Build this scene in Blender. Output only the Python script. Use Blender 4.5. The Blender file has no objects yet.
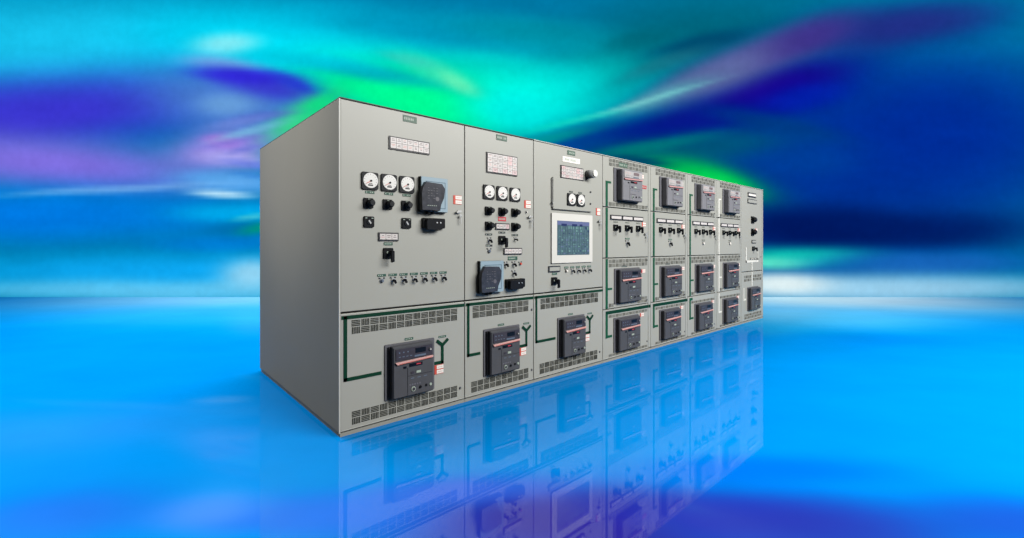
import bpy, bmesh, math, random
from mathutils import Vector, Matrix
random.seed(7)
S = bpy.context.scene
C = S.collection
R = math.radians

# ------------------------------------------------------------------ materials
def lin(c):
    return tuple(((v/255)/12.92 if v/255 <= .04045 else ((v/255+.055)/1.055)**2.4) for v in c)

def mat(name, rgb, rough=.5, metal=0., var=.04, scale=6., coat=0., emit=0., bump=0., bscale=200., spec=.5):
    m = bpy.data.materials.new(name); m.use_nodes = True
    nt = m.node_tree; N = nt.nodes; L = nt.links
    b = N['Principled BSDF']
    col = lin(rgb)
    tc = N.new('ShaderNodeTexCoord')
    nz = N.new('ShaderNodeTexNoise'); nz.inputs['Scale'].default_value = scale; nz.inputs['Detail'].default_value = 6
    L.new(tc.outputs['Object'], nz.inputs['Vector'])
    rp = N.new('ShaderNodeValToRGB')
    rp.color_ramp.elements[0].position = .3; rp.color_ramp.elements[1].position = .7
    rp.color_ramp.elements[0].color = (*[v*(1-var) for v in col], 1)
    rp.color_ramp.elements[1].color = (*[min(1, v*(1+var)) for v in col], 1)
    L.new(nz.outputs['Fac'], rp.inputs['Fac']); L.new(rp.outputs['Color'], b.inputs['Base Color'])
    mr = N.new('ShaderNodeMapRange'); mr.inputs['To Min'].default_value = max(0, rough-.06); mr.inputs['To Max'].default_value = min(1, rough+.06)
    L.new(nz.outputs['Fac'], mr.inputs['Value']); L.new(mr.outputs['Result'], b.inputs['Roughness'])
    b.inputs['Metallic'].default_value = metal
    b.inputs['Coat Weight'].default_value = coat
    b.inputs['Specular IOR Level'].default_value = spec
    if bump:
        n2 = N.new('ShaderNodeTexNoise'); n2.inputs['Scale'].default_value = bscale; n2.inputs['Detail'].default_value = 2
        L.new(tc.outputs['Object'], n2.inputs['Vector'])
        bp = N.new('ShaderNodeBump'); bp.inputs['Strength'].default_value = bump; bp.inputs['Distance'].default_value = .001
        L.new(n2.outputs['Fac'], bp.inputs['Height']); L.new(bp.outputs['Normal'], b.inputs['Normal'])
    if emit:
        L.new(rp.outputs['Color'], b.inputs['Emission Color']); b.inputs['Emission Strength'].default_value = emit
    return m

M = dict(
    paint=mat('cabinet_paint', (174, 175, 168), .42, var=.012, scale=1.7, bump=.12, bscale=260),
    side=mat('side_paint', (176, 175, 166), .6, var=.03, scale=1.1, bump=.1, bscale=200, spec=.12),
    edge=mat('corner_edge_highlight', (206, 206, 200), .4, var=.02),  # highlight on the folded corner, put into a lighter colour
    trim=mat('edge_trim', (196, 198, 194), .35, var=.02),
    inner=mat('inner_frame', (104, 106, 102), .7),
    roof=mat('roof_lip', (60, 66, 62), .6),
    plinth=mat('plinth_metal', (158, 160, 154), .5, spec=.2),
    slit=mat('slit_dark', (62, 64, 60), .8, spec=.1),
    slit2=mat('slit_pale', (118, 119, 114), .8, spec=.1),
    green=mat('mimic_green', (8, 58, 38), .55, spec=.15),
    green2=mat('mimic_green_bright', (22, 88, 62), .55, spec=.2),
    white=mat('mimic_white', (238, 238, 232), .45, var=.01),
    plate=mat('nameplate_green', (76, 104, 88), .5),
    plateg=mat('nameplate_dark', (44, 84, 66), .5),
    mark=mat('engraving', (176, 190, 178), .5),
    dark=mat('black_plastic', (20, 20, 21), .5, var=.1, spec=.15),
    dark2=mat('charcoal_plastic', (36, 37, 39), .42, var=.1, spec=.2),
    face=mat('meter_face', (240, 240, 238), .3, var=.01),
    red=mat('red_print', (218, 84, 66), .45),
    redp=mat('red_plate', (206, 62, 74), .45),
    pink=mat('pink_stripe', (226, 178, 174), .45, spec=.2),
    lab=mat('label_white', (250, 246, 240), .45, var=.01),
    bframe=mat('breaker_frame', (104, 104, 110), .5, var=.04, scale=12, spec=.2),
    bbody=mat('breaker_body', (84, 85, 90), .5, var=.05, scale=14, spec=.18),
    bctl=mat('breaker_control', (66, 63, 72), .45, var=.08, scale=30, spec=.2),
    bbody2=mat('breaker_body_glare', (132, 132, 138), .5, var=.04, scale=14, spec=.25),  # top breakers: washed-out reflection put into paler body, control and stripe colours
    bctl2=mat('breaker_control_glare', (186, 183, 183), .4, var=.1, scale=30),
    bstripe2=mat('breaker_stripe_glare', (212, 160, 160), .35),
    disp=mat('lcd_dark', (16, 17, 21), .35, spec=.2),
    bluel=mat('pale_blue_print', (100, 112, 128), .4),
    blue=mat('relay_blue', (152, 176, 190), .45, var=.03),
    blued=mat('relay_blue_groove', (70, 96, 122), .4),
    smoke=mat('smoked_cover', (62, 64, 72), .3, var=.3, scale=26, spec=.3),
    smokel=mat('smoked_print', (104, 102, 108), .4),
    chrome=mat('chrome', (196, 196, 194), .35, metal=.35),
    cell=mat('window_white', (222, 217, 216), .35, var=.02),
    cellr=mat('window_pinkish', (230, 204, 206), .35, var=.05, scale=30),
    grid=mat('window_grid', (120, 104, 106), .5),
    frame=mat('window_frame', (48, 48, 50), .4),
    bezel=mat('screen_bezel', (226, 225, 220), .4, var=.01),
    screen=mat('screen_blue', (72, 96, 108), .2, emit=.25, var=.2, scale=22),
    scr1=mat('screen_header', (96, 106, 146), .2, emit=.25),
    scr2=mat('screen_symbols', (104, 142, 142), .2, emit=.25),
    scr3=mat('screen_text', (40, 52, 92), .2, emit=.25),
    horn=mat('horn_grey', (180, 182, 180), .4),
)

# ------------------------------------------------------------------ mesh building
class MB:
    def __init__(s): s.bm = bmesh.new(); s.mats = []
    def mi(s, m):
        m = M[m] if isinstance(m, str) else m
        if m not in s.mats: s.mats.append(m)
        return s.mats.index(m)
    def box(s, x0, x1, z0, z1, y0, y1, m):
        i = s.mi(m)
        v = [s.bm.verts.new(p) for p in ((x0,y0,z0),(x1,y0,z0),(x1,y1,z0),(x0,y1,z0),(x0,y0,z1),(x1,y0,z1),(x1,y1,z1),(x0,y1,z1))]
        for f in ((0,1,5,4),(1,2,6,5),(2,3,7,6),(3,0,4,7),(4,5,6,7),(3,2,1,0)):
            s.bm.faces.new([v[k] for k in f]).material_index = i
        return s
    def prism(s, pts, y0, y1, m, top=1., smooth=False):
        """polygon in x/z extruded from y0 (back) to y1 (front); top scales the front about its centre"""
        i = s.mi(m); n = len(pts)
        cx = sum(p[0] for p in pts)/n; cz = sum(p[1] for p in pts)/n
        a = [s.bm.verts.new((x, y0, z)) for x, z in pts]
        b = [s.bm.verts.new((cx+(x-cx)*top, y1, cz+(z-cz)*top)) for x, z in pts]
        fs = [s.bm.faces.new(b), s.bm.faces.new(a[::-1])]
        for k in range(n):
            f = s.bm.faces.new((a[k], a[(k+1) % n], b[(k+1) % n], b[k])); f.smooth = smooth; fs.append(f)
        for f in fs: f.material_index = i
        return s
    def disc(s, cx, cz, r, y0, y1, m, n=28, top=1., rz=None):
        rz = rz or r
        return s.prism([(cx+r*math.cos(2*math.pi*k/n), cz+rz*math.sin(2*math.pi*k/n)) for k in range(n)], y0, y1, m, top, True)
    def rbox(s, x0, x1, z0, z1, y0, y1, m, r=.01, top=1.):
        P = []
        for cx, cz, a in ((x1-r, z1-r, 0), (x0+r, z1-r, 90), (x0+r, z0+r, 180), (x1-r, z0+r, 270)):
            for k in range(5):
                t = R(a+k*22.5); P.append((cx+r*math.cos(t), cz+r*math.sin(t)))
        return s.prism(P, y0, y1, m, top)
    def bar(s, p, q, w, y0, y1, m):
        p = Vector(p); q = Vector(q); d = (q-p).normalized(); n = Vector((-d.y, d.x))*w/2
        return s.prism([tuple(p+n), tuple(p-n), tuple(q-n), tuple(q+n)], y0, y1, m)
    def mesh(s, name):
        bmesh.ops.recalc_face_normals(s.bm, faces=s.bm.faces[:])
        me = bpy.data.meshes.new(name); s.bm.to_mesh(me); s.bm.free()
        for m in s.mats: me.materials.append(m)
        return me

def place(name, me, parent=None, loc=(0, 0, 0), label=None):
    o = bpy.data.objects.new(name, me); C.objects.link(o); o.location = loc
    if parent: o.parent = parent
    if label: o['label'] = label
    return o
CACHE = {}
def cached(key, fn):
    if key not in CACHE: CACHE[key] = fn()
    return CACHE[key]
def bevel(o, w=.004):
    b = o.modifiers.new('bevel', 'BEVEL'); b.width = w; b.segments = 2; b.limit_method = 'ANGLE'
    return o
def thing(name, label, cat, loc, group=None):
    o = bpy.data.objects.new(name, None); C.objects.link(o); o.location = loc
    o.empty_display_size = .2
    o['label'] = label; o['category'] = cat
    if group: o['group'] = group
    return o

# ------------------------------------------------------------------ devices (x, z measured on the door; front of the door at y = 0)
def meter(c, x, z, y=0., s=.125):
    def fb(): return MB().rbox(0, s, 0, s, 0, -.014, 'dark2', .014, .97).mesh('meter')
    def fd():
        m = MB().disc(s/2+.002, s/2+.003, s*.43, -.0145, -.017, 'face')
        cx, cz = s/2, s/2
        for k in range(11):                                  # scale ticks
            a = R(215-k*25); r0, r1 = s*.33, s*.385
            m.bar((cx+r0*math.cos(a), cz+r0*math.sin(a)), (cx+r1*math.cos(a), cz+r1*math.sin(a)), .0022, -.017, -.0175, 'grid')
        m.box(cx-.018, cx+.018, cz-.036, cz-.026, -.017, -.0176, 'frame')
        m.box(cx-.013, cx+.013, cz-.022, cz-.017, -.017, -.0176, 'grid')
        return m.mesh('dial')
    def fn():
        m = MB().bar((s/2+.004, s/2), (s/2-.032, s/2-.022), .004, -.018, -.019, 'red')
        m.disc(s/2+.004, s/2, .0075, -.0178, -.021, 'dark', 12); return m.mesh('needle')
    b = place('meter', cached(('m', s), fb), c, (x, y, z))
    place('dial', cached(('md', s), fd), b); place('needle', cached(('mn', s), fn), b)
    return b
def tag(c, x, z, w=.068, h=.018, y=0., m='plateg', name='nameplate', marks=True):
    def f():
        b = MB().box(0, w, 0, h, 0, -.003, m)
        if marks:
            n = max(3, int(w/.016)); st = w*.84/n; rr = random.Random(int(w*1e4))
            for k in range(n):
                if rr.random() < .85: b.box(w*.08+k*st, w*.08+k*st+st*.6, h*.3, h*.68, -.003, -.0036, 'mark')
        return b.mesh(name)
    return place(name, cached(('t', w, h, m, marks), f), c, (x, y, z))
def knob(c, x, z, s=.074, y=0., red=False):                # plate with a round grip standing off it
    def fb():
        m = MB().rbox(0, s, 0, s, 0, -.012, 'dark', .008, .96)
        m.box(s*.36, s*.52, s*.44, s*.6, -.012, -.0128, 'mark'); m.box(s*.45, s*.7, s*.86, s*.91, -.012, -.0126, 'mark')
        return m.mesh('selector_switch')
    def fk():
        m = MB().disc(s*.6, s*.52, s*.36, -.0125, -.05, 'dark', 20, .94)
        m.disc(s*.6, s*.52, s*.30, -.05, -.066, 'dark2', 18, .8)
        return m.mesh('knob')
    b = place('selector_switch', cached(('k', s), fb), c, (x, y, z)); place('knob', cached(('kk', s), fk), b)
    return b
def flat_switch(c, x, z, s=.078):
    def fb():
        m = MB().rbox(0, s, 0, s, 0, -.014, 'dark', .008, .95)
        m.disc(s*.5, s*.48, s*.25, -.0142, -.02, 'dark2', 20, .9); m.box(s*.12, s*.3, s*.8, s*.86, -.0142, -.015, 'mark'); m.box(s*.7, s*.88, s*.8, s*.86, -.0142, -.015, 'mark')
        return m.mesh('selector_switch')
    def fk(): return MB().bar((s*.4, s*.62), (s*.6, s*.34), .01, -.02, -.026, 'chrome').mesh('pointer')
    b = place('selector_switch', cached(('f', s), fb), c, (x, 0, z)); place('pointer', cached(('fp', s), fk), b)
def lever(c, x, z, s=.076, w=.074, drop=.03):              # plate with a pistol grip handle
    def fb():
        m = MB().rbox(0, w, 0, s, 0, -.014, 'dark', .008, .96)
        m.disc(w*.42, s*.55, .009, -.0142, -.0155, 'mark', 10)
        return m.mesh('control_switch')
    def fk():
        m = MB().disc(w*.62, s*.5, .017, -.014, -.05, 'dark', 14)
        m.rbox(w*.62-.012, w*.62+.012, -drop, s*.78, -.05, -.068, 'dark', .008, .9)
        return m.mesh('pistol_grip')
    b = place('control_switch', cached(('l', s, w, drop), fb), c, (x, 0, z)); place('pistol_grip', cached(('lk', s, w, drop), fk), b)
def toggle(c, x, z, kind='lever', r=.014):
    def fb():
        m = MB().disc(0, 0, r, 0, -.008, 'chrome', 18, .85)
        m.box(-r*1.5, -r*.7, r*.7, r*1.3, 0, -.002, 'frame'); m.box(r*.6, r*1.4, r*.7, r*1.3, 0, -.002, 'frame')
        return m.mesh('toggle_switch')
    b = place('toggle_switch', cached(('tg', r), fb), c, (x, 0, z))
    if kind == 'lever':
        place('toggle_lever', cached(('tl', r), lambda: MB().disc(0, -.003, r*.6, -.008, -.034, 'dark', 12, .8).bar((0, 0), (r*.7, -r*1.4), r*.8, -.02, -.034, 'dark').mesh('toggle_lever')), b)
    elif kind == 'lamp':
        place('lens', cached(('tn', r), lambda: MB().disc(0, -.002, r*.8, -.008, -.018, 'bluel', 14, .6).mesh('lens')), b)
    elif kind == 'white':
        place('lens', cached(('tw', r), lambda: MB().disc(0, 0, r*.9, -.008, -.02, 'lab', 14, .7).mesh('lens')), b)
    elif kind == 'red':
        place('lens', cached(('tr', r), lambda: MB().disc(0, 0, r*.8, -.008, -.018, 'red', 14, .7).mesh('lens')), b)
def annunciator(c, x0, x1, z0, z1, nc, nr, pink=0., fr=.008, marks=True, cellm='cell', frm='frame', y=0.):
    w, h = x1-x0, z1-z0
    b = MB().box(0, w, 0, h, 0, -.009, frm).mesh('annunciator')
    o = place('annunciator', b, c, (x0, y, z0))
    m = MB(); rr = random.Random(int(w*1000)+nc)
    m.box(fr, w-fr, fr, h-fr, -.009, -.010, 'grid' if marks else frm)
    cw, ch = (w-2*fr)/nc, (h-2*fr)/nr; g = .0028
    for i in range(nc):
        for j in range(nr):
            k = 'cellr' if rr.random() < pink else cellm
            xa, za = fr+i*cw+g/2, fr+j*ch+g/2
            m.box(xa, xa+cw-g, za, za+ch-g, -.010, -.0125, k)
            if marks:
                for q in range(2):
                    ww = cw*rr.uniform(.35, .7); zz = za+ch*(.34+.26*q)
                    m.box(xa+(cw-g-ww)/2, xa+(cw-g+ww)/2, zz, zz+min(.004, ch*.1), -.0125, -.0129, 'grid' if rr.random() < .7 else 'pink')
    place('window_tiles', m.mesh('window_tiles'), o)
    return o
def warning(c, x, z, w=.082, h=.072, name='warning_label'):
    def f():
        m = MB().box(0, w, 0, h, 0, -.003, 'red')
        for k in range(2):
            m.box(w*.24, w, h*(.05+.5*k), h*(.45+.5*k), -.003, -.0036, 'lab')
            m.box(w*.36, w*.86, h*(.22+.5*k), h*(.27+.5*k), -.0036, -.004, 'pink')
        return m.mesh(name)
    return place(name, cached(('w', w, h), f), c, (x, 0, z))
def latch(c, x, z, keys=True):
    b = place('door_lock', cached('lk', lambda: MB().disc(0, 0, .016, 0, -.012, 'chrome', 18, .9).disc(0, 0, .009, -.012, -.018, 'dark', 12).mesh('door_lock')), c, (x, 0, z))
    place('lock_handle', cached('lh', lambda: MB().bar((-.03, -.004), (.02, .008), .014, -.012, -.026, 'chrome').mesh('lock_handle')), b)
    if keys:
        place('key', cached('ky', lambda: MB().disc(.012, -.03, .013, -.022, -.025, 'chrome', 14).bar((.012, -.03), (.014, -.095), .008, -.022, -.025, 'chrome').mesh('key')), b)
def screw(c, x, z, r=.011):
    place('quarter_turn_lock', cached(('sc', r), lambda: MB().disc(0, 0, r, 0, -.006, 'frame', 14, .8).box(-r*.7, r*.7, -r*.15, r*.15, -.006, -.007, 'chrome').mesh('quarter_turn_lock')), c, (x, 0, z))
def vent(c, x0, x1, z0, z1, nc, nr, m='slit', fill=.9, n=5):
    """louvre slits in a basket weave of upright and level groups"""
    b = MB(); cw, ch = (x1-x0)/nc, (z1-z0)/nr
    for i in range(nc):
        for j in range(nr):
            xa, za = x0+i*cw+cw*(1-fill)/2, z0+j*ch+ch*(1-fill)/2; w, h = cw*fill, ch*fill
            if (i+j) % 2 == 0:
                for k in range(n): b.box(xa+w*(k+.18)/n, xa+w*(k+.82)/n, za, za+h, -.0006, -.0022, m)
            else:
                q = n-1
                for k in range(q): b.box(xa, xa+w, za+h*(k+.18)/q, za+h*(k+.82)/q, -.0006, -.0022, m)
    return place('louvre_vent', b.mesh('louvre_vent'), c)
def tie(m, x0, z0, x1, z1, w, mt):
    m.box(min(x0, x1)-w/2, max(x0, x1)+w/2, min(z0, z1)-w/2, max(z0, z1)+w/2, -.0008, -.004, mt)
def ysym(m, x, z, w, mt, a=.052):
    m.bar((x, z-.005), (x-a, z+a*.72), w, -.0045, -.0075, mt); m.bar((x, z-.005), (x+a, z+a*.72), w, -.0045, -.0085, mt)

def breaker(c, x, z, w=.385, h=.405, p=.06, glare=False, fr=None):
    """drawout air circuit breaker: mounting frame, body, control unit, stripe, window, buttons"""
    fw = fr or w
    bx0 = .04*w/.385+(.02 if glare else 0); bx1 = w-.012; bz0, bz1 = .012, h-.014
    def X(t): return bx0+(bx1-bx0)*t
    def Zz(t): return bz0+(bz1-bz0)*t
    BB, BC, BS = ('bbody2', 'bctl2', 'bstripe2') if glare else ('bbody', 'bctl', 'pink')
    def fb():
        m = MB().rbox(bx0, bx1, bz0, bz1, -.008, -p+.012, BB, .008)
        m.rbox(bx0, bx1, bz0, bz1, -p+.012, -p, BB, .008, .955)
        return m.mesh('circuit_breaker')
    def ff():
        m = MB()
        m.rbox(0, fw, 0, h, 0, -.009, 'bframe', .008, .99)
        m.box(bx0-.024, bx0-.004, bz0-.006, bz1-.004, -.009, -.0105, 'dark')
        m.box(bx0-.004, bx1+.004, bz0-.008, bz0, -.009, -.011, 'dark')
        return m.mesh('mounting_frame')
    def fc():
        m = MB().box(X(.06), X(.95), Zz(.74), Zz(.95), -p, -p-.006, BC)
        for q in range(3): m.disc(X(.14+.1*q), Zz(.88), .006, -p-.006, -p-.007, 'bluel' if not glare else 'pink', 8)
        for q in range(4): m.box(X(.12+.09*q), X(.17+.09*q), Zz(.79), Zz(.805), -p-.006, -p-.0066, 'bluel' if not glare else 'grid')
        m.box(X(.5), X(.78), Zz(.755), Zz(.79), -p-.006, -p-.0068, 'bluel')
        return m.mesh('control_unit')
    def fdp(): return MB().box(X(.52), X(.78), Zz(.83), Zz(.925), -p-.0062, -p-.008, 'disp' if not glare else 'grid').mesh('display')
    def fk(): return MB().disc(X(.89), Zz(.86), .012, -p-.006, -p-.016, 'smokel', 14, .8).disc(X(.89), Zz(.86), .004, -p-.016, -p-.018, 'lab', 8).mesh('dial_knob')
    def fs():
        m = MB().prism([(X(.08), Zz(.655)), (X(.96), Zz(.69)), (X(.97), Zz(.73)), (X(.04), Zz(.70))], -p-.0005, -p-.014, BS, .99)
        m.prism([(X(.12), Zz(.664)), (X(.93), Zz(.696)), (X(.93), Zz(.704)), (X(.12), Zz(.672))], -p-.0145, -p-.0156, 'red' if not glare else 'pink')
        return m.mesh('stripe')
    def fw_():
        m = MB().box(X(.38), X(.7), Zz(.575), Zz(.635), -p-.0005, -p-.004, 'disp'); m.box(X(.24), X(.31), Zz(.56), Zz(.6), -p-.0005, -p-.004, 'disp')
        m.box(X(.55), X(.66), Zz(.597), Zz(.62), -p-.004, -p-.0045, 'redp')
        return m.mesh('indicator_window')
    def fg():
        m = MB().box(X(.335), X(.345), Zz(.03), Zz(.56), -p-.0005, -p-.0012, 'dark')
        m.box(X(.345), X(.96), Zz(.395), Zz(.402), -p-.0005, -p-.0012, 'dark')
        for q in range(3): m.box(X(.42+.16*q), X(.5+.16*q), Zz(.335), Zz(.35), -p-.0005, -p-.0015, 'bluel')
        for q in range(5): m.box(X(.38+.06*q), X(.42+.06*q), Zz(.205), Zz(.235), -p-.0005, -p-.0015, 'smokel')
        m.box(X(.42), X(.5), Zz(.43), Zz(.475), -p-.0005, -p-.003, 'bctl'); m.box(X(.55), X(.66), Zz(.43), Zz(.475), -p-.0005, -p-.004, 'mark')
        return m.mesh('fascia_marks')
    BT = (('push_button', .48, .13, .019, 'mark', .006), ('push_button', .65, .14, .011, 'dark', .008), ('push_button', .8, .15, .010, 'dark', .006), ('push_button', .91, .15, .011, 'mark', .006))
    k = (w, h, p, glare, fw)
    o = place('circuit_breaker', cached(('b',)+k, fb), c, (x, 0, z))
    for n, f in (('mounting_frame', ff), ('control_unit', fc), ('display', fdp), ('dial_knob', fk), ('stripe', fs), ('indicator_window', fw_), ('fascia_marks', fg)):
        if glare and n == 'dial_knob': continue
        place(n, cached((n,)+k, f), o)
    for q, (n, a, b, rr_, mm, dd) in enumerate(BT):
        def fq(a=a, b=b, rr_=rr_, mm=mm, dd=dd, q=q):
            m = MB().disc(X(a), Zz(b), rr_, -p-.0005, -p-dd, mm, 16, .9)
            if q == 0: m.disc(X(a), Zz(b), .012, -p-dd, -p-dd-.002, 'bctl', 14)
            return m.mesh('push_button')
        place(n, cached((n, q)+k, fq), o)
    return o
def relay(c, x, z, w=.24, h=.266):
    p = .042
    o = place('protection_relay', MB().box(0, w, 0, h, 0, -p+.008, 'dark').mesh('protection_relay'), c, (x, 0, z))
    fr = MB().rbox(0, w, 0, h, -p+.008, -p, 'blue', .006, .985)
    a, b = w*.17, w*.9
    for q in ((a, b, h*.86, h*.875), (a, b, h*.1, h*.115), (a, a+.004, h*.1, h*.875), (b-.004, b, h*.1, h*.875)):
        fr.box(*q, -p-.0003, -p-.0012, 'blued')
    place('front_frame', fr.mesh('front_frame'), o)
    P = [(.10, .84), (.70, .82), (.81, .68), (.77, .40), (.66, .2), (.62, .02), (-.05, .02), (-.07, .5), (-.03, .66)]
    cv = MB().prism([(w*q[0], h*q[1]) for q in P], -p, -p-.034, 'smoke', .97)
    place('smoked_cover', cv.mesh('smoked_cover'), o)
    g = MB(); rr = random.Random(3); y = -p-.0345
    for i in range(4):
        for j in range(5):
            if rr.random() < .75:
                g.box(w*(.16+.1*i), w*(.2+.1*i+.03*rr.random()), h*(.36+.075*j), h*(.375+.075*j), y, y-.0008, 'smokel')
    g2 = MB()
    for k in range(5): g2.box(w*(.14+.075*k), w*(.185+.075*k), h*.155, h*.172, y, y-.001, 'mark')
    place('cover_print', g2.mesh('cover_print'), o)
    place('keypad', g.mesh('keypad'), o)
    place('reset_button', MB().disc(w*.5, h*.36, .017, y, y-.002, 'smokel', 14).mesh('reset_button'), o)
    place('cover_latch', MB().disc(w*.3, -.008, .010, 0, -p, 'dark', 10).disc(w*.46, -.008, .010, 0, -p, 'dark', 10).mesh('cover_latch'), o)
def testblock(c, x, z, w=.2, h=.08):
    o = place('test_block', MB().rbox(0, w, 0, h, 0, -.03, 'dark', .01, .98).mesh('test_block'), c, (x, 0, z))
    place('block_cover', MB().rbox(.012, w*.8, -.012, h*.9, -.03, -.062, 'dark', .018, .93).mesh('block_cover'), o)
    for t in (.52, .68): place('cover_glint', MB().disc(w*t, h*.55, .006, -.062, -.064, 'chrome', 8).mesh('cover_glint'), o)  # bright discs stand in for white reflections on the black cover

# ------------------------------------------------------------------ the eight cabinets
ED = [0, 1.03, 1.827, 2.893, 3.868, 4.811, 5.718, 6.647, 7.595]
H = 2.30; D = 2.17
GROUP = 'grey cabinets bolted side by side in the switchgear row'
def cabinet(i, label, doors, post=False):
    x0, x1 = ED[i], ED[i+1]; w = x1-x0
    c = thing('switchgear_cabinet', label, 'switchgear cabinet', (x0, 0, 0), GROUP)
    b = MB()
    b.box(.0015, w-.0015, .028, H-.008, .036, D, 'side')
    b.box(.0028, w-.0028, .03, H-.012, .030, .036, 'inner')
    b.box(.0, .0026, .028, H-.008, .007, .030, 'side') if i == 0 else None
    b.box(w-.0026, w, .028, H-.008, .002, .030, 'side') if i == 7 else None
    if post: b.box(w-.052, w-.003, .036, H-.010, .001, .030, 'paint')
    place('cabinet_body', b.mesh('cabinet_body'), c)
    place('plinth', MB().box(.001, w-.001, 0, .024, .003, D-.02, 'plinth').mesh('plinth'), c)
    place('roof', MB().box(-.003 if i == 0 else .0005, w-.0005, H-.006, H+.001, -.004, D+.002, 'roof' if i < 2 else 'trim').mesh('roof'), c)  # first two edges darker: reflection of the surroundings put into the colour
    if i == 0:
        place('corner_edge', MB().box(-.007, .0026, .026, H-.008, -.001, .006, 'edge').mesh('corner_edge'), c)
        bevel(place('side_panel', MB().box(-.006, .0, .03, H-.008, .0065, D, 'side').mesh('side_panel'), c), .002)
    dr = w-.057 if post else w-.003
    for n, z0, z1 in doors:
        d = bevel(place(n, MB().box(.003, dr, z0, z1, 0, .028, 'paint').mesh(n), c), .004)
        if z0 < .06:
            place('door_lip', MB().box(.006, dr-.001, z0+.001, z0+.006, -.004, -.0005, 'trim').mesh('door_lip'), d)
    return c, w
def lower_power(c, w, bx, my, ysx, fw=.418):
    """lower half of the three wide cabinets"""
    m = MB(); t = .024
    tie(m, .022, .806, w-.012, .806, t, 'green'); tie(m, .036, .806, .036, .382, t, 'green'); tie(m, .036, .382, my, .382, t, 'green')
    tie(m, ysx, .372, ysx, .505, t, 'green'); tie(m, bx+.385, .372, ysx, .372, t, 'green'); ysym(m, ysx, .512, t*.95, 'green')
    place('mimic_line', m.mesh('mimic_line'), c)
    tag(c, bx+.165, .588, .07, .017); tag(c, ysx-.035, .566, .07, .015)
    breaker(c, bx, .172, .392, .405, .06, False, fw)
    warning(c, bx+.422, .284)

# cabinet with the three meters and the blue relay (nearest)
c, w = cabinet(0, 'nearest cabinet at the left end, with three round meters beside a blue framed relay', [('upper_door', .845, 2.290), ('lower_door', .036, .832)])
tag(c, .468, 2.224, .115, .048, m='plate')
annunciator(c, .354, .692, 2.0, 2.096, 7, 2)
for x in (.146, .290, .434): meter(c, x, 1.690); tag(c, x+.03, 1.664, .068, .018)
for x in (.160, .305, .452): knob(c, x, 1.558)
for x in (.162, .454): flat_switch(c, x, 1.425)
relay(c, .598, 1.558); testblock(c, .622, 1.430)
warning(c, .917, 1.634); latch(c, .965, 1.570)
annunciator(c, .272, .428, 1.331, 1.391, 3, 1)
tag(c, .315, 1.299, .069, .021); lever(c, .308, 1.204, .076, .078)
for k in range(7):
    x = .300+k*.0868; toggle(c, x, 1.045, 'lamp' if k == 0 else 'lever', .017); tag(c, x-.034, 1.074, .066, .017)
vent(c, .076, .958, .686, .787, 13, 2); vent(c, .078, .958, .062, .158, 13, 2)
lower_power(c, w, .318, .285, .812)
screw(c, .984, .128)

# narrow cabinet with the big alarm window
c, w = cabinet(1, 'narrow second cabinet, with a tall white alarm window and low blue framed relay', [('upper_door', .845, 2.290), ('lower_door', .036, .832)])
tag(c, .340, 2.227, .122, .048, m='plate')
annunciator(c, .226, .583, 1.928, 2.104, 6, 4, .25)
for x in (.188, .338, .492): meter(c, x, 1.697)
for x in (.210, .362, .514): knob(c, x, 1.560)
tag(c, .360, 1.514, .092, .038, m='redp', name='red_nameplate')
warning(c, .676, 1.646); toggle(c, .700, 1.608, 'white', .009); latch(c, .745, 1.565)
knob(c, .212, 1.431); knob(c, .514, 1.431)
annunciator(c, .325, .488, 1.438, 1.495, 4, 1, .1)
tag(c, .215, 1.385, .076, .017, m='frame'); tag(c, .366, 1.405, .076, .017, m='frame'); tag(c, .520, 1.384, .076, .017, m='frame')
toggle(c, .258, 1.346, 'lever', .017); tag(c, .222, 1.290, .072, .016, m='frame'); toggle(c, .258, 1.250, 'lamp', .019)
lever(c, .362, 1.308, .076, .076); toggle(c, .560, 1.358, 'lever', .012)
annunciator(c, .421, .642, 1.217, 1.276, 5, 1, .1)
tag(c, .474, 1.165, .115, .034)
toggle(c, .445, 1.132, 'lever', .017); toggle(c, .541, 1.132, 'lever', .017); toggle(c, .624, 1.130, 'red', .016); toggle(c, .541, 1.050, 'lever', .017)
relay(c, .133, .894, .258, .272); testblock(c, .437, .917, .225, .08)
vent(c, .078, .732, .684, .790, 9, 2); vent(c, .064, .732, .061, .157, 10, 2)
lower_power(c, w, .193, .150, .702)
screw(c, .772, .694); screw(c, .772, .127)

# cabinet with the touch screen
c, w = cabinet(2, 'third cabinet, with a white framed blue touch screen below a small panel of two meters', [('upper_door', .845, 2.290), ('lower_door', .036, .832)])
tag(c, .479, 2.224, .12, .044, m='plate')
tag(c, .405, 2.144, .270, .056, m='lab', name='title_plate', marks=True)
annunciator(c, .374, .726, 1.975, 2.105, 6, 4, .3)
o = place('horn', MB().disc(0, 0, .046, 0, -.10, 'horn', 26, .95).mesh('horn'), c, (.800, 0, 2.052))
place('horn_grille', MB().disc(0, 0, .040, -.1005, -.112, 'white', 24, .85).mesh('horn_grille'), o)
o = bevel(place('hinged_panel', MB().box(0, .603, 0, .314, -.004, -.022, 'paint').mesh('hinged_panel'), c, (.248, 0, 1.657)), .004)
place('hinge', MB().disc(-.008, .06, .007, 0, -.03, 'horn', 10).box(-.008, .0, .02, .30, 0, -.012, 'horn').mesh('hinge'), c, (.248, 0, 1.657))
place('panel_gap', MB().box(.0, .603, -.003, 0, 0, -.014, 'horn').mesh('panel_gap'), c, (.248, 0, 1.657))
for x in (.448, .592): meter(c, x, 1.704, -.0225); tag(c, x+.035, 1.838, .055, .014, -.0225, 'frame')
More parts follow.
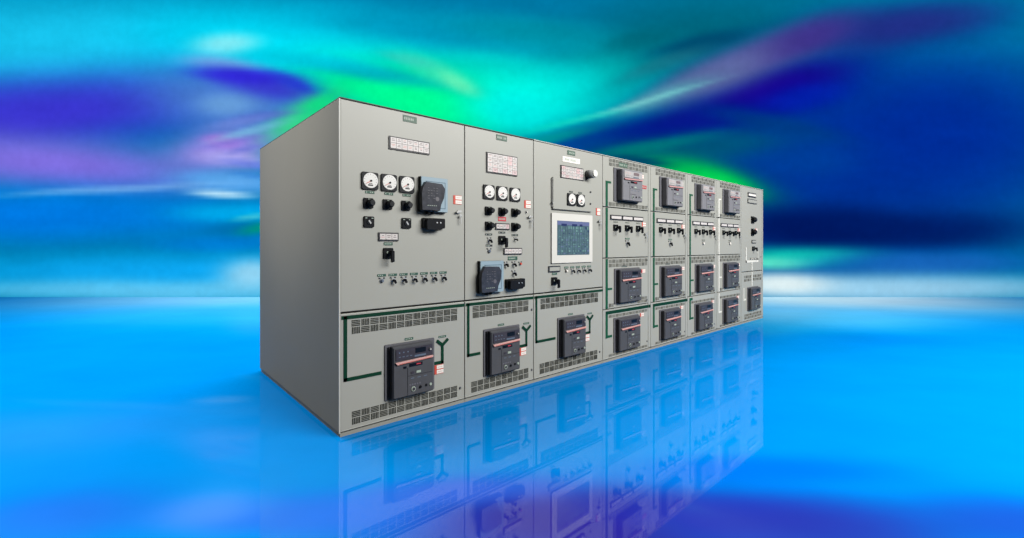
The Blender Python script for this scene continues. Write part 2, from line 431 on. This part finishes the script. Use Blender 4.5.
for z in (1.742, 1.866):
    place('panel_screw', MB().disc(0, 0, .011, -.0222, -.030, 'frame', 12, .8).mesh('panel_screw'), c, (.822, 0, z))
warning(c, .945, 1.628, .074, .078); latch(c, 1.000, 1.566)
o = place('screen_bezel', MB().rbox(0, .638, 0, .500, 0, -.014, 'bezel', .008, .992).mesh('screen_bezel'), c, (.235, 0, 1.122))
place('screen', MB().box(.078, .580, .080, .424, -.0142, -.0152, 'screen').mesh('screen'), o)
g = MB(); rr = random.Random(5)
g.box(.080, .578, .382, .422, -.0152, -.0156, 'scr1')
for xx, ww in ((.14, .08), (.30, .08), (.42, .045)): g.box(xx, xx+ww, .372, .396, -.0156, -.016, 'scr3')
for i in range(13):
    x = .092+i*.037
    for zz, hh in ((.345, .026), (.318, .018), (.292, .012), (.262, .006), (.250, .006), (.226, .014), (.204, .006), (.184, .010), (.160, .012), (.140, .006), (.112, .018), (.092, .008)):
        k = rr.random(); d = rr.uniform(0, .012); ww = rr.choice((.005, .009, .016, .024))
        if k < .16: continue
        g.box(x+d, x+d+ww, zz, zz+hh, -.0152, -.0155-.0001*(i % 3), 'scr2' if k < .62 else ('scr3' if k < .82 else 'scr1'))
    g.box(x+.010, x+.0125, .090 if i % 2 else .15, .365, -.0153, -.0160, 'scr2')
place('screen_graphics', g.mesh('screen_graphics'), o)
annunciator(c, .198, .366, 1.037, 1.097, 1, 1, 0, .010, False, 'paint')
tag(c, .252, 1.009, .072, .02); lever(c, .241, .910, .076, .078)
for k in range(5):
    x = .462+k*.091; toggle(c, x, 1.042, 'white' if k == 0 else 'lever', .016); tag(c, x-.030, 1.068, .062, .017)
vent(c, .090, .984, .682, .790, 13, 2); vent(c, .078, .972, .064, .168, 13, 2)
lower_power(c, w, .327, .290, .838)
screw(c, 1.012, .135)

# four cabinets of stacked compartments
labs = ['cabinet of three stacked breakers directly right of the one with the touch screen',
        'second of the four cabinets with three stacked breakers, counting from the touch screen',
        'third cabinet with three stacked breakers, the last before the white lines begin',
        'cabinet with three stacked breakers and a white line down its left edge']
for q in range(4):
    i = 3+q
    c, w = cabinet(i, labs[q], [('top_door', 1.733, 2.290), ('control_door', 1.163, 1.723), ('middle_door', .591, 1.153), ('bottom_door', .036, .581)], post=True)
    t = .036; L = 'green2' if q < 3 else 'white'; m = MB()
    tie(m, .070, 2.008, .140, 2.008, .022, L)
    for z0, z1 in ((1.733, 2.02), (1.163, 1.723), (.591, 1.153)): m.box(.070-t/2, .070+t/2, z0+.004, z1-.004 if z1 < 2 else z1, -.001, -.005, L)
    tie(m, .105, .812, .160, .812, .022, L)
    if q < 3:
        m.box(.052, (w-.060) if q < 2 else .14, .530, .566, -.0008, -.004, 'green' if q < 2 else L)
        if q == 2: pass
    m.box(.052, .088, .265, .528 if q < 3 else .571, -.001, -.005, L); tie(m, .10, .281, .155, .281, .026, L)
    place('mimic_line', m.mesh('mimic_line'), c)
    if q < 2:
        m = MB().box(w-.050, w-.005, .530, .566, -.001, -.004, 'green'); place('mimic_link', m.mesh('mimic_link'), c)
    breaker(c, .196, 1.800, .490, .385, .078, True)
    breaker(c, .206, .632, .50, .405, .055, False, .515)
    breaker(c, .196, .085, .485, .392, .055, False, .500)
    kk = dict(m='slit2', fill=.86, n=4)
    vent(c, .110, w-.075, 2.192, 2.280, 12, 2, **kk); vent(c, .105, w-.075, 1.742, 1.790, 12, 1, **kk)
    vent(c, .105, w-.075, 1.052, 1.144, 12, 2, **kk); vent(c, .680, w-.075, .602, .680, 3, 2, **kk)
    vent(c, .105, .205, .602, .650, 2, 1, **kk)
    vent(c, .105, w-.075, .484, .520, 12, 1, **kk); vent(c, .105, w-.075, .048, .080, 12, 1, **kk)
    tag(c, .36, 1.050, .10, .016, m='frame')
    if q == 0: tag(c, .30, 2.205, .17, .05, m='plate')
    for k in range(3): annunciator(c, .136+k*.222, .350+k*.222, 1.590, 1.646, 1, 1, 0, .011, False, 'cell')
    for k in range(3):
        x = .192+k*.228; lever(c, x, 1.468, .070, .082, .024); tag(c, x+.01, 1.560, .08, .015, m='slit2')
    warning(c, .775, 1.532, .085, .05)
    if q == 0: tag(c, .745, 1.994, .13, .040, m='redp', name='red_nameplate')
    warning(c, .725, 2.115 if q < 2 else 2.06, .09, .045)
    warning(c, .765, .965, .085, .045); warning(c, .735, .435, .085, .045)
    tag(c, .425, 1.370, .09, .018, m='plate' if q < 2 else 'slit2'); toggle(c, .462, 1.330, 'white' if q > 1 else 'lever', .024)
    latch(c, .850, 1.440, True)
    for z in (1.78, 1.12, .63, .12): screw(c, w-.085, z, .010)

# end cabinet
c, w = cabinet(7, 'last cabinet at the far right end, with one low breaker and a white line', [('upper_door', .866, 2.290), ('lower_door', .036, .853)], post=True)
annunciator(c, .250, .600, 2.130, 2.205, 1, 1, 0, .018, False, 'lab', 'frame')
annunciator(c, .240, .640, 2.022, 2.096, 1, 1, 0, .010, False, 'paint', 'frame')
knob(c, .390, 1.680, .125); knob(c, .390, 1.468, .125); warning(c, .58, 1.56, .10, .04)
annunciator(c, .412, .600, 1.340, 1.397, 1, 1, 0, .009, False, 'paint', 'frame')
lever(c, .438, 1.214, .072, .10, .01)
for k in range(4): toggle(c, .36+k*.085, 1.075, 'lever' if k == 3 else 'white', .013)
m = MB(); t = .036
tie(m, .185, 1.030, .185, 1.255, t, 'white'); tie(m, .185, 1.030, .700, 1.030, t, 'white'); tie(m, .700, 1.066, .700, 1.20, .02, 'white')
m.box(.412, .448, .870, 1.010, -.001, -.005, 'white'); m.box(.412, .448, .610, .848, -.001, -.005, 'white')
place('mimic_line', m.mesh('mimic_line'), c); m = MB()
tie(m, .085, .395, .085, .575, .034, 'white'); tie(m, .12, .395, .16, .395, .03, 'white'); place('mimic_line', m.mesh('mimic_line'), c)
vent(c, .100, .400, .690, .800, 4, 2, 'slit2', .8, 4); vent(c, .470, .860, .690, .800, 5, 2, 'slit2', .8, 4)
vent(c, .110, .860, .055, .150, 10, 2, 'slit2', .8, 4)
breaker(c, .225, .192, .47, .400, .055)
screw(c, .84, 1.10)

# ------------------------------------------------------------------ backdrop and floor (studio graphics; backdrop glow painted into the floor)
CAM = Vector((-1.152, -3.043, 1.2935)); HEAD = math.atan2(.747, .6645)-math.pi/2
def swirl(nt, vec, base, blobs, dist, dscale, stretch, grain=.06):
    """layers soft elongated patches of colour; returns a colour socket"""
    N, L = nt.nodes, nt.links
    mp = N.new('ShaderNodeMapping'); mp.inputs['Scale'].default_value = stretch; mp.inputs['Rotation'].default_value = (0, 0, R(12)); L.new(vec, mp.inputs['Vector'])
    nz = N.new('ShaderNodeTexNoise'); nz.inputs['Scale'].default_value = dscale; nz.inputs['Detail'].default_value = 5; nz.inputs['Roughness'].default_value = .55
    L.new(mp.outputs[0], nz.inputs['Vector'])
    sb = N.new('ShaderNodeVectorMath'); sb.operation = 'SUBTRACT'; sb.inputs[1].default_value = (.5, .5, .5); L.new(nz.outputs['Color'], sb.inputs[0])
    sc = N.new('ShaderNodeVectorMath'); sc.operation = 'SCALE'; sc.inputs['Scale'].default_value = dist; L.new(sb.outputs[0], sc.inputs[0])
    ad = N.new('ShaderNodeVectorMath'); L.new(vec, ad.inputs[0]); L.new(sc.outputs[0], ad.inputs[1])
    fl = N.new('ShaderNodeVectorMath'); fl.operation = 'MULTIPLY'; fl.inputs[1].default_value = (1, 1, 0); L.new(ad.outputs[0], fl.inputs[0])
    rgb = N.new('ShaderNodeRGB'); rgb.outputs[0].default_value = (*[v/255 for v in base], 1); cur = rgb.outputs[0]
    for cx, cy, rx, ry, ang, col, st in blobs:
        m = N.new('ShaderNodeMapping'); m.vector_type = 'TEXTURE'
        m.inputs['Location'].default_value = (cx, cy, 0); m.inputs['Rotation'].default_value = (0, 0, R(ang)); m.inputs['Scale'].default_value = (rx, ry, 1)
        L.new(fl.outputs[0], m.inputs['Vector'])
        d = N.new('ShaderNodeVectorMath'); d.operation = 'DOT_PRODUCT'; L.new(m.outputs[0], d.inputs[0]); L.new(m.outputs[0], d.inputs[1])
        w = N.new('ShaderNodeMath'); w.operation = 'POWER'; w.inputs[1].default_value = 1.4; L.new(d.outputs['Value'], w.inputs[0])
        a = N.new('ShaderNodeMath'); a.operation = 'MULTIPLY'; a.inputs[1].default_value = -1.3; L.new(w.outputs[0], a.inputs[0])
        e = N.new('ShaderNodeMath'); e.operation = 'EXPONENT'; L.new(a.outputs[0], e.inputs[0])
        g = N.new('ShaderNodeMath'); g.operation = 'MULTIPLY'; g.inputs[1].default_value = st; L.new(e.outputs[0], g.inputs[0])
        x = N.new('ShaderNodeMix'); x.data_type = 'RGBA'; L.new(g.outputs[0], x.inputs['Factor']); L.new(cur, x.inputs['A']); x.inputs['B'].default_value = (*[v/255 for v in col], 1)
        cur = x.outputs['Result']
    # cloudy grain, then from display values to light values
    n3 = N.new('ShaderNodeTexNoise'); n3.inputs['Scale'].default_value = dscale*1.8; n3.inputs['Detail'].default_value = 8; n3.inputs['Roughness'].default_value = .6; L.new(mp.outputs[0], n3.inputs['Vector'])
    mr = N.new('ShaderNodeMapRange'); mr.inputs['From Min'].default_value = .3; mr.inputs['From Max'].default_value = .7; mr.inputs['To Min'].default_value = 1-grain; mr.inputs['To Max'].default_value = 1+grain; L.new(n3.outputs['Fac'], mr.inputs['Value'])
    vm = N.new('ShaderNodeVectorMath'); vm.operation = 'SCALE'; L.new(cur, vm.inputs[0]); L.new(mr.outputs[0], vm.inputs['Scale'])
    gm = N.new('ShaderNodeGamma'); gm.inputs['Gamma'].default_value = 2.2; L.new(vm.outputs[0], gm.inputs['Color'])
    return gm.outputs[0]

# backdrop: a lit graphic wall standing behind the row; artwork measured in units of 25.33 mm, x to the right, y downwards
U = 11.4/450
ART = [
 # far left and far right continuation
 (60, 45, 260, 60, 0, (30, 195, 238), 1), (40, 112, 230, 44, -4, (60, 56, 205), 1), (50, 165, 200, 32, 5, (125, 110, 222), 1), (0, 215, 300, 32, 0, (0, 120, 225), 1),
 # cyan and teal across the top
 (300, 45, 170, 44, 3, (0, 222, 252), 1), (226, 44, 38, 13, -6, (150, 242, 250), .85), (222, 64, 44, 8, 4, (150, 200, 240), .8),
 (690, 50, 170, 62, -8, (0, 100, 120), 1), (450, 30, 170, 20, 4, (0, 150, 190), .95), (540, 34, 110, 18, 6, (0, 138, 158), .8),
 (600, 90, 90, 40, -12, (0, 190, 182), .85), (525, 92, 100, 40, 4, (0, 240, 228), 1), (490, 64, 70, 13, 8, (0, 212, 205), .7),
 # green sheet
 (420, 98, 132, 42, 11, (0, 238, 150), 1), (385, 92, 90, 18, 10, (0, 250, 150), .8), (368, 72, 100, 9, 10, (0, 164, 192), .85), (310, 60, 70, 9, 5, (0, 212, 236), .6), (430, 106, 60, 20, 14, (0, 255, 150), .8), (518, 108, 62, 32, 8, (0, 252, 238), .95),
 (436, 72, 54, 13, 24, (60, 226, 180), .8), (402, 58, 36, 6, 12, (60, 205, 190), .6), (458, 84, 26, 8, 30, (125, 245, 180), .6),
 # violet arch on the left
 (236, 104, 100, 38, 10, (76, 124, 206), 1), (262, 84, 66, 15, 13, (60, 60, 206), .95), (244, 76, 58, 8, 3, (52, 44, 216), .95), (300, 86, 34, 6, 24, (44, 60, 210), .85), (330, 96, 22, 5, 26, (0, 140, 190), .8),
 (226, 104, 34, 12, 0, (110, 165, 220), .75),
 (296, 122, 56, 18, -34, (50, 214, 130), .95), (320, 104, 26, 10, -30, (20, 220, 130), .8), (262, 116, 40, 5, -6, (86, 100, 200), .6), (240, 121, 40, 5, -8, (110, 140, 220), .6),
 (222, 150, 60, 24, -6, (146, 132, 226), 1), (222, 140, 22, 7, 4, (180, 110, 215), .7), (232, 160, 40, 9, 6, (172, 168, 238), .9), (246, 150, 20, 3, -12, (110, 120, 215), .7), (250, 131, 44, 5, -14, (120, 190, 225), .7), (232, 142, 34, 3, -10, (120, 120, 215), .6), (250, 166, 34, 5, 8, (100, 120, 225), .7),
 (232, 182, 64, 11, 4, (90, 165, 236), 1), (250, 176, 24, 3, 8, (60, 130, 215), .7), (222, 194, 36, 4, 3, (195, 235, 255), .9), (110, 190, 120, 4, -3, (150, 200, 245), .5), (236, 212, 70, 11, 0, (0, 165, 232), 1), (252, 217, 20, 4, -8, (90, 215, 225), .8), (256, 229, 22, 7, -12, (0, 150, 120), .95), (236, 228, 30, 10, -14, (0, 110, 170), .6), (222, 244, 80, 10, 0, (0, 120, 205), 1),
 (200, 272, 300, 22, 0, (20, 165, 240), 1), (200, 290, 320, 12, 0, (100, 200, 245), .9), (252, 274, 34, 16, 0, (160, 215, 240), .85),
 # right hand sky of deep blue
 (800, 200, 270, 105, 0, (0, 56, 140), 1), (920, 130, 220, 90, 0, (0, 48, 150), 1), (620, 165, 120, 30, 0, (0, 84, 130), 1),
 (670, 128, 160, 20, -10, (0, 42, 132), 1), (570, 146, 50, 9, -12, (0, 70, 150), .6), (545, 140, 60, 6, -12, (0, 160, 150), .7),
 (770, 92, 105, 27, -17, (28, 14, 140), 1), (690, 120, 70, 12, -12, (14, 28, 135), .9), (800, 98, 50, 14, -10, (6, 40, 175), .7),
 (710, 146, 100, 17, -4, (0, 84, 120), .95), (780, 126, 80, 12, 12, (0, 62, 132), .9), (810, 160, 60, 20, 0, (0, 66, 150), .7), (650, 146, 70, 7, -10, (0, 120, 125), .8),
 (700, 42, 60, 10, -14, (0, 66, 106), .8), (640, 40, 40, 12, -12, (0, 90, 106), .6), (665, 62, 60, 10, -22, (40, 110, 130), .6),
 (756, 58, 100, 23, -22, (84, 84, 152), 1), (900, 26, 120, 26, -8, (40, 44, 128), .9), (806, 38, 60, 17, -20, (66, 54, 138), .9),
 (712, 76, 70, 17, -23, (92, 104, 158), .9), (660, 97, 56, 9, -19, (84, 150, 172), .9), (640, 103, 76, 3.2, -16, (116, 196, 200), .85), (570, 122, 60, 4, -13, (20, 215, 195), .7),
 (690, 182, 90, 26, 12, (0, 130, 92), .9), (706, 180, 58, 17, 12, (0, 190, 84), 1), (726, 186, 32, 12, 14, (20, 222, 90), .8), (640, 162, 34, 5, 8, (0, 60, 100), .8),
 (810, 228, 90, 24, 0, (0, 28, 92), 1), (900, 230, 160, 22, 0, (0, 30, 95), .9),
 (800, 256, 80, 11, 0, (20, 195, 175), 1), (772, 262, 44, 7, 0, (100, 245, 205), .9), (930, 262, 130, 14, 0, (30, 100, 185), .9),
 (860, 288, 260, 16, 0, (150, 205, 236), 1), (778, 284, 56, 13, 0, (222, 238, 240), .95),
]
import numpy as np
from mathutils import noise
hw, zt, st = 25., 12., .085
nx, nz_ = int(2*hw/st)+1, int(zt/st)+1
gx = np.linspace(-hw, hw, nx); gz = np.linspace(-.02, zt, nz_)
GX, GZ = np.meshgrid(gx, gz)
PX = GX/U+512; PY = 246+(1.2935-GZ)/U
# gentle drift of the brush strokes, and cloudy grain
dx = np.zeros_like(PX); dy = np.zeros_like(PX); gr = np.zeros_like(PX)
for a in range(nz_):
    for b in range(nx):
        v = noise.noise_vector(Vector((PX[a, b]*.009, PY[a, b]*.022, 3.1)))
        dx[a, b] = v.x; dy[a, b] = v.y
        gr[a, b] = noise.fractal(Vector((PX[a, b]*.02+PY[a, b]*.012, PY[a, b]*.055-PX[a, b]*.008, 8.)), .8, 2.1, 4)
QX = PX+dx*7; QY = PY+dy*2.4
img = np.zeros((nz_, nx, 3))+np.array((0, 120, 165))/255
for cx, cy, rx, ry, ang, col, stg in ART:
    t = R(ang); ax = QX-cx; ay = QY-cy
    u = (ax*math.cos(t)+ay*math.sin(t))/rx; v = (-ax*math.sin(t)+ay*math.cos(t))/ry
    f = (np.exp(-1.3*(u*u+v*v)**1.4)*stg)[..., None]
    img = img*(1-f)+np.array(col)/255*f
img = np.clip(img*(1+.024*gr[..., None])+.004*gr[..., None], 0, 1)
n0 = nx*nz_
V = np.stack([GX.ravel(), np.zeros(n0), GZ.ravel()], 1).tolist()
F = [(a*nx+b, a*nx+b+1, (a+1)*nx+b+1, (a+1)*nx+b) for a in range(nz_-1) for b in range(nx-1)]
V += [(-hw, .004, -.02), (hw, .004, -.02), (hw, .004, zt), (-hw, .004, zt), (-hw, .08, -.02), (hw, .08, -.02), (hw, .08, zt), (-hw, .08, zt)]
F += [tuple(n0+k for k in q) for q in ((5, 4, 7, 6), (4, 0, 3, 7), (1, 5, 6, 2), (3, 2, 6, 7), (4, 5, 1, 0))]
bd = bpy.data.meshes.new('backdrop'); bd.from_pydata(V, [], F)
at = bd.color_attributes.new('artwork', 'FLOAT_COLOR', 'POINT')
C4 = np.ones((len(V), 4)); C4[:n0, :3] = img.reshape(-1, 3); C4[n0:, :3] = .2
at.data.foreach_set('color', C4.ravel())
m = bpy.data.materials.new('backdrop_artwork'); m.use_nodes = True; nt = m.node_tree; N = nt.nodes; L = nt.links
N.remove(N['Principled BSDF']); out = N['Material Output']
ca = N.new('ShaderNodeAttribute'); ca.attribute_name = 'artwork'
tc = N.new('ShaderNodeTexCoord'); fg = N.new('ShaderNodeTexNoise'); fg.inputs['Scale'].default_value = 5; fg.inputs['Detail'].default_value = 5; L.new(tc.outputs['Object'], fg.inputs['Vector'])
mr = N.new('ShaderNodeMapRange'); mr.inputs['To Min'].default_value = .96; mr.inputs['To Max'].default_value = 1.04; L.new(fg.outputs['Fac'], mr.inputs['Value'])
vm = N.new('ShaderNodeVectorMath'); vm.operation = 'SCALE'; L.new(ca.outputs['Color'], vm.inputs[0]); L.new(mr.outputs[0], vm.inputs['Scale'])
gm = N.new('ShaderNodeGamma'); gm.inputs['Gamma'].default_value = 2.2; L.new(vm.outputs[0], gm.inputs['Color'])
em = N.new('ShaderNodeEmission'); L.new(gm.outputs[0], em.inputs['Color']); L.new(em.outputs[0], out.inputs[0])
bd.materials.append(m)
o = bpy.data.objects.new('backdrop', bd); C.objects.link(o); o['kind'] = 'structure'
fwd = Vector((.6645, .747, 0))
o.location = (CAM.x+fwd.x*11.4, CAM.y+fwd.y*11.4, 0); o.rotation_euler = (0, 0, HEAD)

# floor: polished coloured sheet, x to the right and y into the depth
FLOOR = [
 (-7.4, 11.6, 5.5, 3.0, 0, (140, 212, 246), .95), (-5.2, 8.4, 4, 1.4, 0, (50, 175, 245), .6), (8.0, 11.6, 5.4, 3.2, 0, (200, 230, 242), 1), (5.4, 8.2, 2.4, 1.4, 0, (90, 200, 250), .8), (4.6, 6.2, 2.4, .5, 0, (0, 120, 215), .5),  # pale back patches: glow below the backdrop painted into the floor colour
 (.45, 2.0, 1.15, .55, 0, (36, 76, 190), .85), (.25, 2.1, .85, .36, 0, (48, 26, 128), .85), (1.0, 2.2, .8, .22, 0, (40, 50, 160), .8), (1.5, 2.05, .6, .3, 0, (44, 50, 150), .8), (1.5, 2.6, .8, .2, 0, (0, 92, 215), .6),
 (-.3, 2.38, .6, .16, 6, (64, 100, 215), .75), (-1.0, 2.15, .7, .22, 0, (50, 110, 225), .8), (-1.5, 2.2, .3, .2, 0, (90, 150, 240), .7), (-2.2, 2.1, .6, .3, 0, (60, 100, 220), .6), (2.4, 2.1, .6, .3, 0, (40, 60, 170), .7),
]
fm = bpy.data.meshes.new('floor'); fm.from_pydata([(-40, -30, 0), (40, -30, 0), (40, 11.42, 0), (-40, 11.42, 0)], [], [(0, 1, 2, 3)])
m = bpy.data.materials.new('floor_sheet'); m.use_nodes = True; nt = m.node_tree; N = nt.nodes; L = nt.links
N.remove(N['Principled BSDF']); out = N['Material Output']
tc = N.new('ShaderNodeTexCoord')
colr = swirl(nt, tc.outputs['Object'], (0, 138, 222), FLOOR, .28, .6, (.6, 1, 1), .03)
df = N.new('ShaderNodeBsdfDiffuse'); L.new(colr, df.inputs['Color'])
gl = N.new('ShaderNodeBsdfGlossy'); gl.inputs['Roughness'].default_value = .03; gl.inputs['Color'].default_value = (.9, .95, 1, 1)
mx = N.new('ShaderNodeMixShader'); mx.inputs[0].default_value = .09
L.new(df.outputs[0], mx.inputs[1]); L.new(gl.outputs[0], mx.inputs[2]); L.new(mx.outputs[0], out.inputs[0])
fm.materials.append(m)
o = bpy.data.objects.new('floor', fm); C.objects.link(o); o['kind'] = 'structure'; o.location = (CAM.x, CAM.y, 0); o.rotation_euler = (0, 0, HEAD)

# ------------------------------------------------------------------ light
W = bpy.data.worlds.new('World'); S.world = W; W.use_nodes = True
W.node_tree.nodes['Background'].inputs[0].default_value = (1, .99, .96, 1); W.node_tree.nodes['Background'].inputs[1].default_value = .10
def area(name, loc, tgt, size, power, col=(1, 1, 1)):
    l = bpy.data.lights.new(name, 'AREA'); l.shape = 'RECTANGLE'; l.size = size[0]; l.size_y = size[1]; l.energy = power; l.color = col
    o = bpy.data.objects.new(name, l); C.objects.link(o); o.location = loc
    o.rotation_euler = (Vector(tgt)-Vector(loc)).to_track_quat('-Z', 'Y').to_euler()
    return o
area('key_lamp', (5.2, -7.3, 5.8), (5.2, 0, 1.2), (9, 3), 1230, (1, .985, .955))  # unseen lamp added to light the cabinet fronts
area('overhead_fill', (1., 5.0, 8.0), (1., 1.0, 0), (12, 8), 1600)  # unseen lamp added above to brighten the floor
sl = bpy.data.lights.new('side_fill', 'SPOT'); sl.energy = 230; sl.spot_size = R(40); sl.spot_blend = 1; sl.shadow_soft_size = .3; sl.color = (1, .92, .76)  # unseen spot added to lift the top of the side panel
so = bpy.data.objects.new('side_fill', sl); C.objects.link(so); so.location = (-4.2, .9, 3.4)
so.rotation_euler = (Vector((0, 1.1, 2.3))-so.location).to_track_quat('-Z', 'Y').to_euler()

# ------------------------------------------------------------------ camera and render
cd = bpy.data.cameras.new('camera'); co = bpy.data.objects.new('camera', cd); C.objects.link(co)
co.location = CAM; co.rotation_euler = (R(90), 0, HEAD)
cd.sensor_width = 36; cd.lens = 450/1024*36; cd.shift_y = -23/1024; cd.clip_end = 500; cd.clip_start = .05
S.camera = co
S.render.resolution_x = 1024; S.render.resolution_y = 538; S.render.resolution_percentage = 100
S.render.engine = 'CYCLES'
S.cycles.max_bounces = 6; S.cycles.diffuse_bounces = 0
S.view_settings.view_transform = 'Standard'; S.view_settings.look = 'None'; S.view_settings.exposure = 0; S.view_settings.gamma = 1
